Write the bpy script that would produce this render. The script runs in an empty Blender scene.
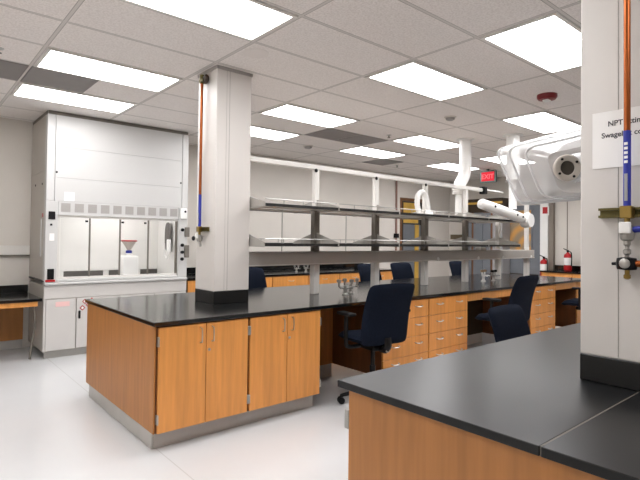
import bpy, bmesh, math, random
from mathutils import Vector, Matrix
random.seed(7)
C = bpy.context.scene.collection
PI = math.pi
sc = bpy.context.scene

# ------------------------------------------------------------------ materials
def lin(c):
    return tuple(((v / 255.0) / 12.92) if v / 255.0 <= 0.04045 else (((v / 255.0) + 0.055) / 1.055) ** 2.4 for v in c) + (1.0,)

def mat(name, rgb, rough=0.5, metal=0.0, spec=0.5, vary=0.0, scale=6.0, bump=0.0, coat=0.0, stretch=(1, 1, 1)):
    """principled material whose colour is varied by an object-space noise"""
    m = bpy.data.materials.new(name); m.use_nodes = True
    nt = m.node_tree; b = nt.nodes['Principled BSDF']
    b.inputs['Roughness'].default_value = rough
    b.inputs['Metallic'].default_value = metal
    b.inputs['Specular IOR Level'].default_value = spec
    b.inputs['Coat Weight'].default_value = coat
    col = lin(rgb)
    tc = nt.nodes.new('ShaderNodeTexCoord')
    mp = nt.nodes.new('ShaderNodeMapping'); mp.inputs['Scale'].default_value = stretch
    nz = nt.nodes.new('ShaderNodeTexNoise'); nz.inputs['Scale'].default_value = scale; nz.inputs['Detail'].default_value = 3
    nt.links.new(tc.outputs['Object'], mp.inputs[0]); nt.links.new(mp.outputs[0], nz.inputs['Vector'])
    rp = nt.nodes.new('ShaderNodeValToRGB')
    lo = tuple(max(0, c * (1 - vary)) for c in col[:3]) + (1,); hi = tuple(min(1, c * (1 + vary)) for c in col[:3]) + (1,)
    rp.color_ramp.elements[0].position = 0.3; rp.color_ramp.elements[0].color = lo
    rp.color_ramp.elements[1].position = 0.7; rp.color_ramp.elements[1].color = hi
    nt.links.new(nz.outputs['Fac'], rp.inputs[0]); nt.links.new(rp.outputs[0], b.inputs['Base Color'])
    if bump:
        bp = nt.nodes.new('ShaderNodeBump'); bp.inputs['Strength'].default_value = bump; bp.inputs['Distance'].default_value = 0.002
        nt.links.new(nz.outputs['Fac'], bp.inputs['Height']); nt.links.new(bp.outputs[0], b.inputs['Normal'])
    return m

def emis(name, rgb, strength):
    m = bpy.data.materials.new(name); m.use_nodes = True
    nt = m.node_tree; nt.nodes.remove(nt.nodes['Principled BSDF'])
    e = nt.nodes.new('ShaderNodeEmission'); e.inputs[0].default_value = lin(rgb); e.inputs[1].default_value = strength
    nt.links.new(e.outputs[0], nt.nodes['Material Output'].inputs[0])
    return m

def clear(name, tint, gloss, rough=0.05, white=0.0):
    """thin clear sheet: transparent + fresnel-like gloss + a little milky diffuse"""
    m = bpy.data.materials.new(name); m.use_nodes = True
    nt = m.node_tree; nt.nodes.remove(nt.nodes['Principled BSDF'])
    t = nt.nodes.new('ShaderNodeBsdfTransparent'); t.inputs[0].default_value = lin(tint)
    g = nt.nodes.new('ShaderNodeBsdfGlossy'); g.inputs['Roughness'].default_value = rough
    lw = nt.nodes.new('ShaderNodeLayerWeight'); lw.inputs[0].default_value = 0.35
    mt = nt.nodes.new('ShaderNodeMath'); mt.operation = 'MULTIPLY_ADD'; mt.inputs[1].default_value = gloss * 3; mt.inputs[2].default_value = gloss
    nt.links.new(lw.outputs['Facing'], mt.inputs[0])
    mx = nt.nodes.new('ShaderNodeMixShader')
    nt.links.new(mt.outputs[0], mx.inputs[0]); nt.links.new(t.outputs[0], mx.inputs[1]); nt.links.new(g.outputs[0], mx.inputs[2])
    d = nt.nodes.new('ShaderNodeBsdfDiffuse'); d.inputs[0].default_value = (0.9, 0.9, 0.9, 1)
    m2 = nt.nodes.new('ShaderNodeMixShader'); m2.inputs[0].default_value = white
    nt.links.new(mx.outputs[0], m2.inputs[1]); nt.links.new(d.outputs[0], m2.inputs[2])
    nt.links.new(m2.outputs[0], nt.nodes['Material Output'].inputs[0])
    return m

M = {}
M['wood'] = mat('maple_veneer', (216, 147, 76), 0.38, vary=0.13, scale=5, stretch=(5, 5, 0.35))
M['wood_shaded'] = mat('maple_veneer_shaded', (178, 119, 62), 0.45, vary=0.12, scale=5, stretch=(5, 5, 0.35))  # same maple, darkened in colour for faces turned from the light
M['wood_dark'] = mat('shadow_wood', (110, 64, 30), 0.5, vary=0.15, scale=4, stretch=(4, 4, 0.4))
M['gap'] = mat('dark_gap', (38, 22, 12), 0.7)
M['black'] = mat('black_epoxy_resin', (16, 17, 18), 0.15, spec=0.62, vary=0.12, scale=3)
M['black_worn'] = mat('black_epoxy_worn', (16, 17, 18), 0.3, spec=0.36, vary=0.25, scale=2.5)
M['blackbase'] = mat('black_rubber_base', (10, 10, 10), 0.4, vary=0.1)
M['wall'] = mat('painted_wall', (214, 208, 200), 0.75, vary=0.015, scale=3)
M['pillar'] = mat('painted_column', (212, 207, 202), 0.4, vary=0.015, scale=2)
M['hood'] = mat('white_enamel', (198, 197, 195), 0.35, vary=0.012, scale=2)
M['hood_in'] = mat('white_liner', (236, 234, 230), 0.5, vary=0.01)
M['line'] = mat('panel_seam', (150, 145, 140), 0.7)
M['greyvent'] = mat('grey_vent', (166, 162, 158), 0.6, vary=0.03, scale=60)
M['steel'] = mat('brushed_steel', (168, 166, 162), 0.3, metal=0.85, vary=0.05, scale=20)
M['chrome'] = mat('chrome', (200, 198, 195), 0.3, metal=1.0)
M['toe'] = mat('grey_vinyl_kick', (188, 185, 180), 0.35, vary=0.04)
M['alu'] = mat('pale_aluminium', (222, 219, 214), 0.35, metal=0.1, vary=0.02)
M['bronze'] = mat('grey_channel', (118, 112, 104), 0.5, metal=0.3, vary=0.06)
M['shelf'] = mat('grey_shelf', (172, 168, 162), 0.45, metal=0.15, vary=0.04)
M['bracket'] = mat('grey_bracket', (168, 164, 158), 0.5, metal=0.1, vary=0.04)
M['shelf_edge'] = mat('black_edge', (14, 13, 12), 0.5)
M['trough'] = mat('grey_raceway', (186, 181, 175), 0.45, metal=0.1, vary=0.03)
M['navy'] = mat('navy_fabric', (20, 26, 39), 0.9, spec=0.1, vary=0.25, scale=120, bump=0.3)
M['plastic'] = mat('black_plastic', (12, 12, 14), 0.5, spec=0.25, vary=0.1)
M['copper'] = mat('copper_pipe', (150, 80, 38), 0.3, metal=0.8, vary=0.15, scale=8)
M['brass'] = mat('brass', (150, 126, 70), 0.3, metal=0.9, vary=0.15, scale=15)
M['olive'] = mat('olive_strut', (96, 88, 50), 0.45, metal=0.6, vary=0.15, scale=15)
M['blue'] = mat('blue_label', (36, 48, 150), 0.45, vary=0.06)
M['white'] = mat('white_plastic', (236, 235, 232), 0.35, vary=0.01)
M['paper'] = mat('white_paper', (240, 238, 235), 0.8, vary=0.01)
M['ink'] = mat('grey_ink', (70, 70, 74), 0.8)
M['red'] = mat('red_enamel', (176, 22, 28), 0.3, vary=0.06)
M['darkred'] = mat('dark_red_plastic', (120, 24, 30), 0.35, vary=0.06)
M['pink'] = mat('pink_label', (238, 196, 192), 0.7, vary=0.03)
M['greyblue'] = mat('blue_grey_panel', (112, 116, 122), 0.5, vary=0.05)
M['locker_l'] = mat('pale_grey_panel', (156, 155, 156), 0.5, vary=0.04)
M['brown'] = mat('brown_wood', (112, 76, 48), 0.5, vary=0.15, scale=4, stretch=(4, 4, 0.4))
M['dkbrown'] = mat('dark_and_shaded_wood', (48, 36, 22), 0.5, vary=0.2, scale=4)
M['gold'] = mat('yellow_oak_and_glow', (204, 164, 74), 0.5, vary=0.12, scale=4)
M['plaque'] = mat('bronze_plaque', (108, 98, 78), 0.4, metal=0.3, vary=0.1, scale=30)
M['taupe'] = mat('taupe_strip', (132, 122, 112), 0.6, vary=0.05)
M['glass'] = clear('sash_glass', (253, 253, 253), 0.02)
M['dome'] = clear('clear_acrylic', (238, 238, 238), 0.10, 0.08, white=0.42)
M['dome_rim'] = clear('clear_acrylic_edge', (225, 225, 225), 0.2, 0.12, white=0.7)
M['exit'] = emis('exit_red', (235, 52, 66), 1.1)
M['exit_text'] = emis('exit_letters', (250, 130, 135), 1.1)
M['diff'] = emis('light_diffuser', (252, 251, 252), 14.6)
M['hoodlamp'] = emis('hood_lamp_tube', (252, 252, 252), 12.0)
M['orange'] = None

def tile_ceiling():
    m = bpy.data.materials.new('acoustic_tile_grid'); m.use_nodes = True
    nt = m.node_tree; b = nt.nodes['Principled BSDF']; b.inputs['Roughness'].default_value = 0.9
    g = nt.nodes.new('ShaderNodeNewGeometry'); sep = nt.nodes.new('ShaderNodeSeparateXYZ'); nt.links.new(g.outputs['Position'], sep.inputs[0])
    def band(axis, off, pitch, half):
        a = nt.nodes.new('ShaderNodeMath'); a.operation = 'SUBTRACT'; a.inputs[1].default_value = off; nt.links.new(sep.outputs[axis], a.inputs[0])
        d = nt.nodes.new('ShaderNodeMath'); d.operation = 'DIVIDE'; d.inputs[1].default_value = pitch; nt.links.new(a.outputs[0], d.inputs[0])
        p = nt.nodes.new('ShaderNodeMath'); p.operation = 'PINGPONG'; p.inputs[1].default_value = 0.5; nt.links.new(d.outputs[0], p.inputs[0])
        l = nt.nodes.new('ShaderNodeMath'); l.operation = 'LESS_THAN'; l.inputs[1].default_value = half / pitch; nt.links.new(p.outputs[0], l.inputs[0])
        return l
    bx_, by_ = band('X', GX, 1.22, 0.011), band('Y', GY, 0.61, 0.011)
    mx = nt.nodes.new('ShaderNodeMath'); mx.operation = 'MAXIMUM'; nt.links.new(bx_.outputs[0], mx.inputs[0]); nt.links.new(by_.outputs[0], mx.inputs[1])
    sx, sy = band('X', GX, 1.22, 0.016), band('Y', GY, 0.61, 0.016)  # wider darker bands paint a shadow line beside each grid bar
    mx2 = nt.nodes.new('ShaderNodeMath'); mx2.operation = 'MAXIMUM'; nt.links.new(sx.outputs[0], mx2.inputs[0]); nt.links.new(sy.outputs[0], mx2.inputs[1])
    nz = nt.nodes.new('ShaderNodeTexNoise'); nz.inputs['Scale'].default_value = 70; nz.inputs['Detail'].default_value = 4
    nt.links.new(g.outputs['Position'], nz.inputs['Vector'])
    rp = nt.nodes.new('ShaderNodeValToRGB'); rp.color_ramp.elements[0].position = 0.35; rp.color_ramp.elements[1].position = 0.6
    rp.color_ramp.elements[0].color = lin((228, 221, 216)); rp.color_ramp.elements[1].color = lin((244, 238, 234))
    nt.links.new(nz.outputs['Fac'], rp.inputs[0])
    m1 = nt.nodes.new('ShaderNodeMixRGB'); m1.inputs[2].default_value = lin((172, 166, 161)); nt.links.new(mx2.outputs[0], m1.inputs[0]); nt.links.new(rp.outputs[0], m1.inputs[1])
    m2 = nt.nodes.new('ShaderNodeMixRGB'); m2.inputs[2].default_value = lin((214, 208, 203)); nt.links.new(mx.outputs[0], m2.inputs[0]); nt.links.new(m1.outputs[0], m2.inputs[1])
    nt.links.new(m2.outputs[0], b.inputs['Base Color'])
    return m
GX, GY, HC, CEIL = 0.885, 1.477, 1.56, 3.06
M['ceiling'] = tile_ceiling()

def floor_mat():
    m = mat('white_epoxy_floor', (209, 210, 211), 0.2, spec=0.4, vary=0.02, scale=1.5)
    nt = m.node_tree; b = nt.nodes['Principled BSDF']
    src = b.inputs['Base Color'].links[0].from_socket
    g = nt.nodes.new('ShaderNodeNewGeometry'); sep = nt.nodes.new('ShaderNodeSeparateXYZ'); nt.links.new(g.outputs['Position'], sep.inputs[0])
    a = nt.nodes.new('ShaderNodeMath'); a.operation = 'SUBTRACT'; a.inputs[1].default_value = 1.43; nt.links.new(sep.outputs['X'], a.inputs[0])
    p = nt.nodes.new('ShaderNodeMath'); p.operation = 'ABSOLUTE'; nt.links.new(a.outputs[0], p.inputs[0])
    l = nt.nodes.new('ShaderNodeMath'); l.operation = 'LESS_THAN'; l.inputs[1].default_value = 0.004; nt.links.new(p.outputs[0], l.inputs[0])
    mx = nt.nodes.new('ShaderNodeMixRGB'); mx.inputs[2].default_value = lin((192, 192, 191)); nt.links.new(l.outputs[0], mx.inputs[0]); nt.links.new(src, mx.inputs[1])
    nt.links.new(mx.outputs[0], b.inputs['Base Color'])
    return m
M['floor'] = floor_mat()

def poster_mat():
    m = bpy.data.materials.new('orange_poster_print'); m.use_nodes = True
    nt = m.node_tree; b = nt.nodes['Principled BSDF']; b.inputs['Roughness'].default_value = 0.6
    tc = nt.nodes.new('ShaderNodeTexCoord'); v = nt.nodes.new('ShaderNodeTexWave'); v.wave_type = 'RINGS'
    v.inputs['Scale'].default_value = 1.1; v.inputs['Distortion'].default_value = 3.0
    nt.links.new(tc.outputs['Object'], v.inputs['Vector'])
    rp = nt.nodes.new('ShaderNodeValToRGB')
    rp.color_ramp.elements[0].position = 0.0; rp.color_ramp.elements[0].color = lin((204, 150, 80))
    rp.color_ramp.elements[1].position = 0.85; rp.color_ramp.elements[1].color = lin((150, 132, 108))
    nt.links.new(v.outputs['Fac'], rp.inputs[0]); nt.links.new(rp.outputs[0], b.inputs['Base Color'])
    return m
M['orange'] = poster_mat()

# ------------------------------------------------------------------ mesh helpers
def B(): return bmesh.new()

def box(bm, x0, x1, y0, y1, z0, z1, bev=0.0, seg=1):
    r = bmesh.ops.create_cube(bm, size=1.0)
    vs = r['verts']
    for v in vs:
        v.co = Vector(((x0 + x1) / 2 + v.co.x * (x1 - x0), (y0 + y1) / 2 + v.co.y * (y1 - y0), (z0 + z1) / 2 + v.co.z * (z1 - z0)))
    if bev:
        es = list({e for v in vs for e in v.link_edges})
        bmesh.ops.bevel(bm, geom=es, offset=bev, segments=seg, affect='EDGES', profile=0.5)
    return bm

def frame_from(d):
    d = d.normalized(); a = Vector((0, 0, 1)) if abs(d.z) < 0.9 else Vector((1, 0, 0))
    x = d.cross(a).normalized(); y = d.cross(x).normalized()
    return x, y

def tube(bm, pts, r, n=12, caps=True, closed=False):
    """swept tube along points; r a number or list"""
    pts = [Vector(p) for p in pts]; rs = r if isinstance(r, (list, tuple)) else [r] * len(pts)
    rings = []; px = None
    for i, p in enumerate(pts):
        if closed: d = pts[(i + 1) % len(pts)] - pts[i - 1]
        elif i == 0: d = pts[1] - p
        elif i == len(pts) - 1: d = p - pts[i - 1]
        else: d = (pts[i + 1] - p).normalized() + (p - pts[i - 1]).normalized()
        if d.length < 1e-9: d = Vector((0, 0, 1))
        d.normalize()
        if px is None: x, y = frame_from(d)
        else:
            x = (px - d * px.dot(d)).normalized(); y = d.cross(x).normalized()
        px = x
        rings.append([bm.verts.new(p + (x * math.cos(2 * PI * k / n) + y * math.sin(2 * PI * k / n)) * rs[i]) for k in range(n)])
    m = len(rings)
    for i in range(m if closed else m - 1):
        a, b = rings[i], rings[(i + 1) % m]
        for k in range(n):
            bm.faces.new((a[k], a[(k + 1) % n], b[(k + 1) % n], b[k]))
    if caps and not closed:
        bm.faces.new(rings[0]); bm.faces.new(list(reversed(rings[-1])))
    return bm

def lathe(bm, prof, c=(0, 0, 0), axis='Z', n=20):
    """revolve (radius, height) profile round an axis through c"""
    c = Vector(c); rings = []
    for r, h in prof:
        ring = []
        for k in range(n):
            a = 2 * PI * k / n; u, v = r * math.cos(a), r * math.sin(a)
            p = {'Z': (u, v, h), 'X': (h, u, v), 'Y': (v, h, u)}[axis]
            ring.append(bm.verts.new(c + Vector(p)))
        rings.append(ring)
    for i in range(len(rings) - 1):
        a, b = rings[i], rings[i + 1]
        for k in range(n): bm.faces.new((a[k], a[(k + 1) % n], b[(k + 1) % n], b[k]))
    bm.faces.new(list(reversed(rings[0]))); bm.faces.new(rings[-1])
    return bm

def prism(bm, poly, d):
    """extrude a 3-D polygon along vector d"""
    d = Vector(d); a = [bm.verts.new(Vector(p)) for p in poly]; b = [bm.verts.new(Vector(p) + d) for p in poly]
    n = len(a); bm.faces.new(a); bm.faces.new(list(reversed(b)))
    for i in range(n): bm.faces.new((a[i], b[i], b[(i + 1) % n], a[(i + 1) % n]))
    return bm

def pillow(bm, w, h, t, n=5.0, res=14, fn=None):
    """cushion-like slab in the local x-z plane, thickness on y; fn bends a point"""
    front, back = {}, {}
    for i in range(res + 1):
        for j in range(res + 1):
            u, v = -1 + 2 * i / res, -1 + 2 * j / res
            mm = max(abs(u), abs(v)); s = (abs(u) ** n + abs(v) ** n) ** (1 / n)
            a, b = (u * mm / s, v * mm / s) if s > 1e-9 else (0, 0)
            th = t / 2 * (1 - mm ** 6) ** 0.5
            for dic, sg in ((front, 1), (back, -1)):
                if mm > 0.9999 and sg == -1: dic[i, j] = front[i, j]; continue
                p = Vector((a * w / 2, sg * th, b * h / 2))
                if fn: p = fn(p)
                dic[i, j] = bm.verts.new(p)
    for i in range(res):
        for j in range(res):
            bm.faces.new((front[i, j], front[i + 1, j], front[i + 1, j + 1], front[i, j + 1]))
            f = (back[i, j + 1], back[i + 1, j + 1], back[i + 1, j], back[i, j])
            if len(set(f)) == 4: bm.faces.new(f)
    return bm

def obj(name, bm, m, parent=None, smooth=False, loc=None):
    me = bpy.data.meshes.new(name)
    bmesh.ops.recalc_face_normals(bm, faces=bm.faces[:])
    bm.to_mesh(me); bm.free()
    if smooth:
        for p in me.polygons: p.use_smooth = True
        try: me.set_sharp_from_angle(angle=math.radians(40))
        except Exception: pass
    me.materials.append(m if not isinstance(m, str) else M[m])
    o = bpy.data.objects.new(name, me); C.objects.link(o)
    if parent: o.parent = parent
    if loc: o.location = loc
    return o

def thing(name, label, cat, loc=(0, 0, 0), rotz=0, group=None):
    o = bpy.data.objects.new(name, None); C.objects.link(o); o.empty_display_size = 0.1
    o.location = loc; o.rotation_euler = (0, 0, rotz); o['label'] = label; o['category'] = cat
    if group: o['group'] = group
    return o

def tag(o, label, cat, group=None):
    o['label'] = label; o['category'] = cat
    if group: o['group'] = group
    return o

def struct(name, bm, m, parent=None, label=None):
    o = obj(name, bm, m, parent)
    if not parent: o['kind'] = 'structure'
    if label: o['label'] = label
    return o

def children(o): return [c for c in bpy.data.objects if c.parent == o]
def dup(root, loc, rotz, label, group=None):
    r = root.copy(); C.objects.link(r); r.location = loc; r.rotation_euler = (0, 0, rotz); r['label'] = label
    if group: r['group'] = group
    for ch in children(root):
        c = ch.copy(); C.objects.link(c); c.parent = r
        for g in children(ch):
            d = g.copy(); C.objects.link(d); d.parent = c
    return r

def text(name, s, size, m, parent, mw, ext=0.001, bold=0.0, align='LEFT'):
    cu = bpy.data.curves.new(name, 'FONT'); cu.body = s; cu.size = size; cu.extrude = ext; cu.offset = bold; cu.align_x = align
    tmp = bpy.data.objects.new(name, cu); C.objects.link(tmp); bpy.context.view_layer.update()
    me = bpy.data.meshes.new_from_object(tmp.evaluated_get(bpy.context.evaluated_depsgraph_get()))
    bpy.data.objects.remove(tmp); bpy.data.curves.remove(cu); me.name = name
    me.materials.clear(); me.materials.append(M[m]); o = bpy.data.objects.new(name, me); C.objects.link(o)
    o.parent = parent; o.matrix_local = mw
    return o

# ------------------------------------------------------------------ room
XL, XR, YF, YB = -1.5, 11.0, -3.6, 7.68
struct('floor', box(B(), XL, XR, YF, YB, -0.1, 0.0), 'floor')
struct('ceiling', box(B(), XL, XR, YF, YB, CEIL, CEIL + 0.1), 'ceiling')
struct('wall_left', box(B(), XL - 0.1, XL, YF, YB, 0, CEIL), 'wall')
struct('wall_right', box(B(), XR, XR + 0.1, YF, YB, 0, CEIL), 'wall')
struct('wall_front', box(B(), XL, XR, YF - 0.1, YF, 0, CEIL), 'wall')
DX0, DX1, DZ = 9.02, 10.1, 2.53
bm = box(B(), XL, DX0, YB, YB + 0.1, 0, CEIL); box(bm, DX1, XR, YB, YB + 0.1, 0, CEIL); box(bm, DX0, DX1, YB, YB + 0.1, DZ, CEIL)
struct('wall_back', bm, 'wall')
bm = box(B(), XL, 1.3, YB - 0.012, YB, 0, 0.115)
struct('baseboard_back', bm, 'toe')
bm = box(B(), 2.0, 9.0, YB - 0.02, YB, CEIL - 0.03, CEIL); box(bm, XL, 1.3, YB - 0.02, YB, CEIL - 0.02, CEIL)
struct('trim_1', bm, 'wall')

# door with a glazed leaf and a yellow strip painted as warm corridor light, far end of the back wall
d = thing('door_1', 'brown wooden door with dark glazing and yellow painted corridor light in the far back wall', 'door', ((DX0 + DX1) / 2, YB + 0.06, 0))
d['kind'] = 'structure'
hw = (DX1 - DX0) / 2
bm = box(B(), -hw, -hw + 0.07, -0.07, 0.04, 0, DZ); box(bm, hw - 0.07, hw, -0.07, 0.04, 0, DZ); box(bm, -hw + 0.07, hw - 0.07, -0.07, 0.04, DZ - 0.07, DZ)
obj('door_frame', bm, 'brown', d)
bm = box(B(), -hw + 0.07, hw - 0.07, 0.0, 0.04, 0, 0.25); box(bm, -hw + 0.07, -hw + 0.2, 0, 0.04, 0.25, DZ - 0.07); box(bm, hw - 0.2, hw - 0.07, 0, 0.04, 0.25, DZ - 0.07)
obj('door_leaf', bm, 'dkbrown', d)
obj('door_glazing', box(B(), -hw + 0.2, hw - 0.2, 0.015, 0.025, 0.25, 1.9), 'greyblue', d)
obj('transom_panel', box(B(), -hw + 0.2, hw - 0.3, 0.012, 0.03, 1.94, DZ - 0.1), 'gold', d)
obj('corridor_light_strip', box(B(), 0.1, 0.23, -0.02, 0.012, 0.0, 1.9, 0.004), 'gold', d)
obj('door_handle', tube(B(), [(0.28, -0.0, 1.0), (0.28, -0.04, 1.0), (0.2, -0.04, 1.0)], 0.01, 8), 'steel', d, True)

# ------------------------------------------------------------------ ceiling lights
def ceiling_light(c, r, label):
    x, y = GX + 1.22 * c + 0.61, GY + 0.61 * r + 0.305
    t = thing('ceiling_light', label, 'ceiling light', (x, y, CEIL), 0, 'recessed ceiling light panels')
    bm = B()
    for a in ((-0.59, 0.59, -0.29, -0.262), (-0.59, 0.59, 0.262, 0.29), (-0.59, -0.562, -0.262, 0.262), (0.562, 0.59, -0.262, 0.262)):
        box(bm, a[0], a[1], a[2], a[3], -0.012, 0.0)
    obj('light_frame', bm, 'alu', t)
    obj('diffuser', box(B(), -0.56, 0.56, -0.26, 0.26, -0.008, -0.002), 'diff', t)
    return t
LIGHTS = {
 (0, 2): 'large ceiling light panel cut by the top edge, nearer than the pillar on the bench',
 (0, 5): 'ceiling light panel left of the bench pillar, nearer of the two before the fume hood',
 (0, 7): 'ceiling light panel right over the fume hood front',
 (2, 0): 'ceiling light panel nearest the column with the paper notice',
 (2, 2): 'ceiling light panel in the middle of the ceiling, in line with the red alarm',
 (2, 5): 'ceiling light panel just right of the bench pillar, nearer the grey grilles',
 (2, 7): 'ceiling light panel half hidden behind the bench pillar',
 (4, 7): 'ceiling light panel over the shelf rack beyond the dark grilles',
 (4, 5): 'ceiling light panel beside the bent white exhaust pipe',
 (4, 2): 'ceiling light panel above the clear plastic exhaust hood',
 (6, 7): 'far ceiling light panel behind the bent white exhaust pipe near the exit sign',
 (6, 5): 'far ceiling light panel partly behind the straight white exhaust pipe',
 (6, 2): 'ceiling light panel hidden behind the clear exhaust hood',
 (4, 0): 'ceiling light panel behind the column with the paper notice',
 (0, 0): 'ceiling light panel over the near end of the front bench',
}
for (c, r), lb in LIGHTS.items(): ceiling_light(c, r, lb)
for c, r in ((0, -4), (4, -4), (-2, 0), (-2, 4)):  # unseen panels continuing the grid, added for the light they give
    ceiling_light(c, r, 'unseen ceiling light panel added behind the camera')

def grille(x0, y0, label):
    t = thing('air_return_grille', label, 'air vent', (x0 + 0.305, y0 + 0.305, CEIL), 0, 'dark grey return air grilles')
    bm = B()
    for k in range(24):
        y = -0.28 + k * 0.0235
        box(bm, -0.285, 0.285, y, y + 0.014, -0.008, -0.003)
    obj('grille_slats', bm, 'grille', t)
    obj('grille_back', box(B(), -0.295, 0.295, -0.295, 0.295, -0.002, 0.0), 'grille_back', t)
M['grille'] = mat('grey_grille', (158, 153, 150), 0.6, vary=0.03)
M['grille_back'] = mat('grey_grille_back', (128, 124, 122), 0.7)
grille(GX - 0.61, GY + 3.66, 'dark grey ceiling grille at the left picture edge')
grille(GX, GY + 3.66, 'dark grey ceiling grille between the two light panels before the fume hood')
grille(GX + 3.66, GY + 3.66, 'dark grey ceiling grille right beside the light panel over the shelf rack, nearer the pillar')
grille(GX + 4.27, GY + 3.66, 'dark grey ceiling grille in the middle, farther from the pillar of the touching pair')
grille(GX + 6.1, GY + 4.88, 'small far dark grey ceiling grille close to the back wall')

# ceiling devices
def sprinkler(x, y, label):
    t = thing('sprinkler_head', label, 'sprinkler', (x, y, CEIL), 0, 'ceiling sprinkler heads')
    obj('escutcheon', lathe(B(), [(0.04, 0), (0.04, -0.004), (0.018, -0.012)]), 'chrome', t, True)
    bm = lathe(B(), [(0.008, -0.01), (0.008, -0.035), (0.024, -0.037), (0.024, -0.041)], n=12)
    obj('deflector', bm, 'bronze', t, True)
sprinkler(4.27, 2.89, 'sprinkler head beside the red ceiling alarm')
sprinkler(5.48, 4.89, 'small dark sprinkler head near the twin grey grilles')
sprinkler(7.78, 6.71, 'far sprinkler head over the brown conduit')
sprinkler(0.6, 4.85, 'sprinkler head at the left picture edge')
def detector(x, y, r, label):
    t = thing('smoke_detector', label, 'smoke detector', (x, y, CEIL), 0, 'round ceiling detectors')
    obj('mounting_base', lathe(B(), [(r, 0), (r, -0.008), (r * 0.9, -0.012)], n=28), 'wall', t, True)
    obj('detector_head', lathe(B(), [(r * 0.75, -0.012), (r * 0.7, -0.035), (r * 0.45, -0.045), (0.004, -0.046)], n=28), 'greyvent', t, True)
detector(5.16, 6.39, 0.085, 'round smoke detector near the back wall over the shelf rack')
detector(5.23, 3.65, 0.075, 'round ceiling detector between the light panels near the red alarm')
M['ceilring'] = mat('off_white_cover', (232, 225, 220), 0.85, vary=0.01)
sp = obj('ceiling_speaker', lathe(B(), [(0.11, 0), (0.11, -0.003), (0.1, -0.006), (0.004, -0.007)], n=32), 'ceilring', None, True, (2.25, 3.5, CEIL))
tag(sp, 'flat round off-white cover in the ceiling beside the bench pillar', 'ceiling cover')
t = thing('fire_alarm', 'dark red fire alarm strobe on the ceiling', 'fire alarm', (5.18, 2.41, CEIL))
bm = lathe(B(), [(0.1, 0), (0.1, -0.03), (0.085, -0.05), (0.05, -0.056), (0.004, -0.057)], n=28)
obj('alarm_body', bm, 'darkred', t, True)
obj('strobe_lens', box(B(), -0.055, 0.02, -0.035, 0.03, -0.075, -0.056, 0.008), 'white', t)

# ------------------------------------------------------------------ cabinet parts
def pull_x(bm, x, y, z, w=0.1):      # bow pull, horizontal, on a face looking -y
    tube(bm, [(x - w / 2, y, z), (x - w / 2, y - 0.022, z - 0.004), (x - w / 4, y - 0.03, z - 0.008), (x + w / 4, y - 0.03, z - 0.008), (x + w / 2, y - 0.022, z - 0.004), (x + w / 2, y, z)], 0.0055, 8)
    return bm
def pull_z(bm, x, y, z, w=0.11):
    tube(bm, [(x, y, z - w / 2), (x, y - 0.026, z - w / 2 + 0.006), (x, y - 0.03, z), (x, y - 0.026, z + w / 2 - 0.006), (x, y, z + w / 2)], 0.0055, 8)
    return bm

F1 = 3.37            # front plane of the long bench's carcasses (doors stand 2 cm proud)
TOEZ, CT0, CT1 = 0.135, 0.885, 0.915
def door_cabinet(x0, x1, label, hinge_left=True):
    t = thing('base_cabinet', label, 'cabinet', (x0, F1, 0), 0, 'two-door base cabinets of the long bench')
    w = x1 - x0
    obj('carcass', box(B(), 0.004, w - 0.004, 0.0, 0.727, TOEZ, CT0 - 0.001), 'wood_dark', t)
    obj('toe_kick', box(B(), 0.03 if x0 < 2 else 0.0, w - 0.0, 0.085, 0.11, 0.0, TOEZ - 0.001), 'toe', t)
    for k, (a, b) in enumerate(((0.011, w / 2 - 0.0025), (w / 2 + 0.0025, w - 0.011))):
        dr = obj('door', box(B(), a, b, -0.022, -0.001, TOEZ + 0.004, CT0 - 0.012, 0.002), 'wood', t)
        hx = b - 0.045 if k == 0 else a + 0.045
        obj('handle', pull_z(B(), hx, -0.022, 0.79), 'chrome', dr, True)
        if k == 1: obj('lock', lathe(B(), [(0.011, 0.0), (0.011, -0.006), (0.004, -0.007)], (a + 0.02, -0.022, 0.675), 'Y', 14), 'chrome', dr, True)
        ex = 0.002 if k == 0 else w - 0.012
        for hz in (0.775, 0.235):
            obj('hinge', box(B(), ex, ex + 0.014, -0.027, 0.0, hz - 0.035, hz + 0.035, 0.003), 'steel', dr)
    return t
door_cabinet(1.385, 2.13, 'orange maple two-door cabinet at the near left end of the long bench')
door_cabinet(2.13, 2.88, 'orange maple two-door cabinet right of the end cabinet, beside the first knee space')

def drawer_cabinet(x0, x1, label, group='four-drawer base cabinets of the long bench', pulls=(0.25, 0.75), y=F1):
    t = thing('drawer_cabinet', label, 'cabinet', (x0, y, 0), 0, group)
    w = x1 - x0
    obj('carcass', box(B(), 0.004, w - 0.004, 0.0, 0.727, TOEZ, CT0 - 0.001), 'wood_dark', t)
    obj('toe_kick', box(B(), 0.0, w, 0.085, 0.11, 0.0, TOEZ - 0.001), 'toe', t)
    zs = [CT0 - 0.012, 0.687, 0.49, 0.3, TOEZ + 0.004]
    for a, b in zip(zs[:-1], zs[1:]):
        dr = obj('drawer', box(B(), 0.008, w - 0.008, -0.022, -0.001, b + 0.003, a - 0.002, 0.002), 'wood', t)
        for q in pulls:
            obj('handle', pull_x(B(), w * q, -0.022, (a + b) / 2 + 0.03), 'chrome', dr, True)
    return t
drawer_cabinet(3.69, 4.43, 'orange maple four-drawer cabinet just right of the nearest task chair')
drawer_cabinet(4.43, 5.18, 'orange maple four-drawer cabinet left of the second knee space')
drawer_cabinet(6.73, 7.49, 'orange maple four-drawer cabinet right of the second task chair')
drawer_cabinet(8.24, 8.62, 'narrow orange maple drawer cabinet at the far end of the long bench', pulls=(0.5,))

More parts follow.
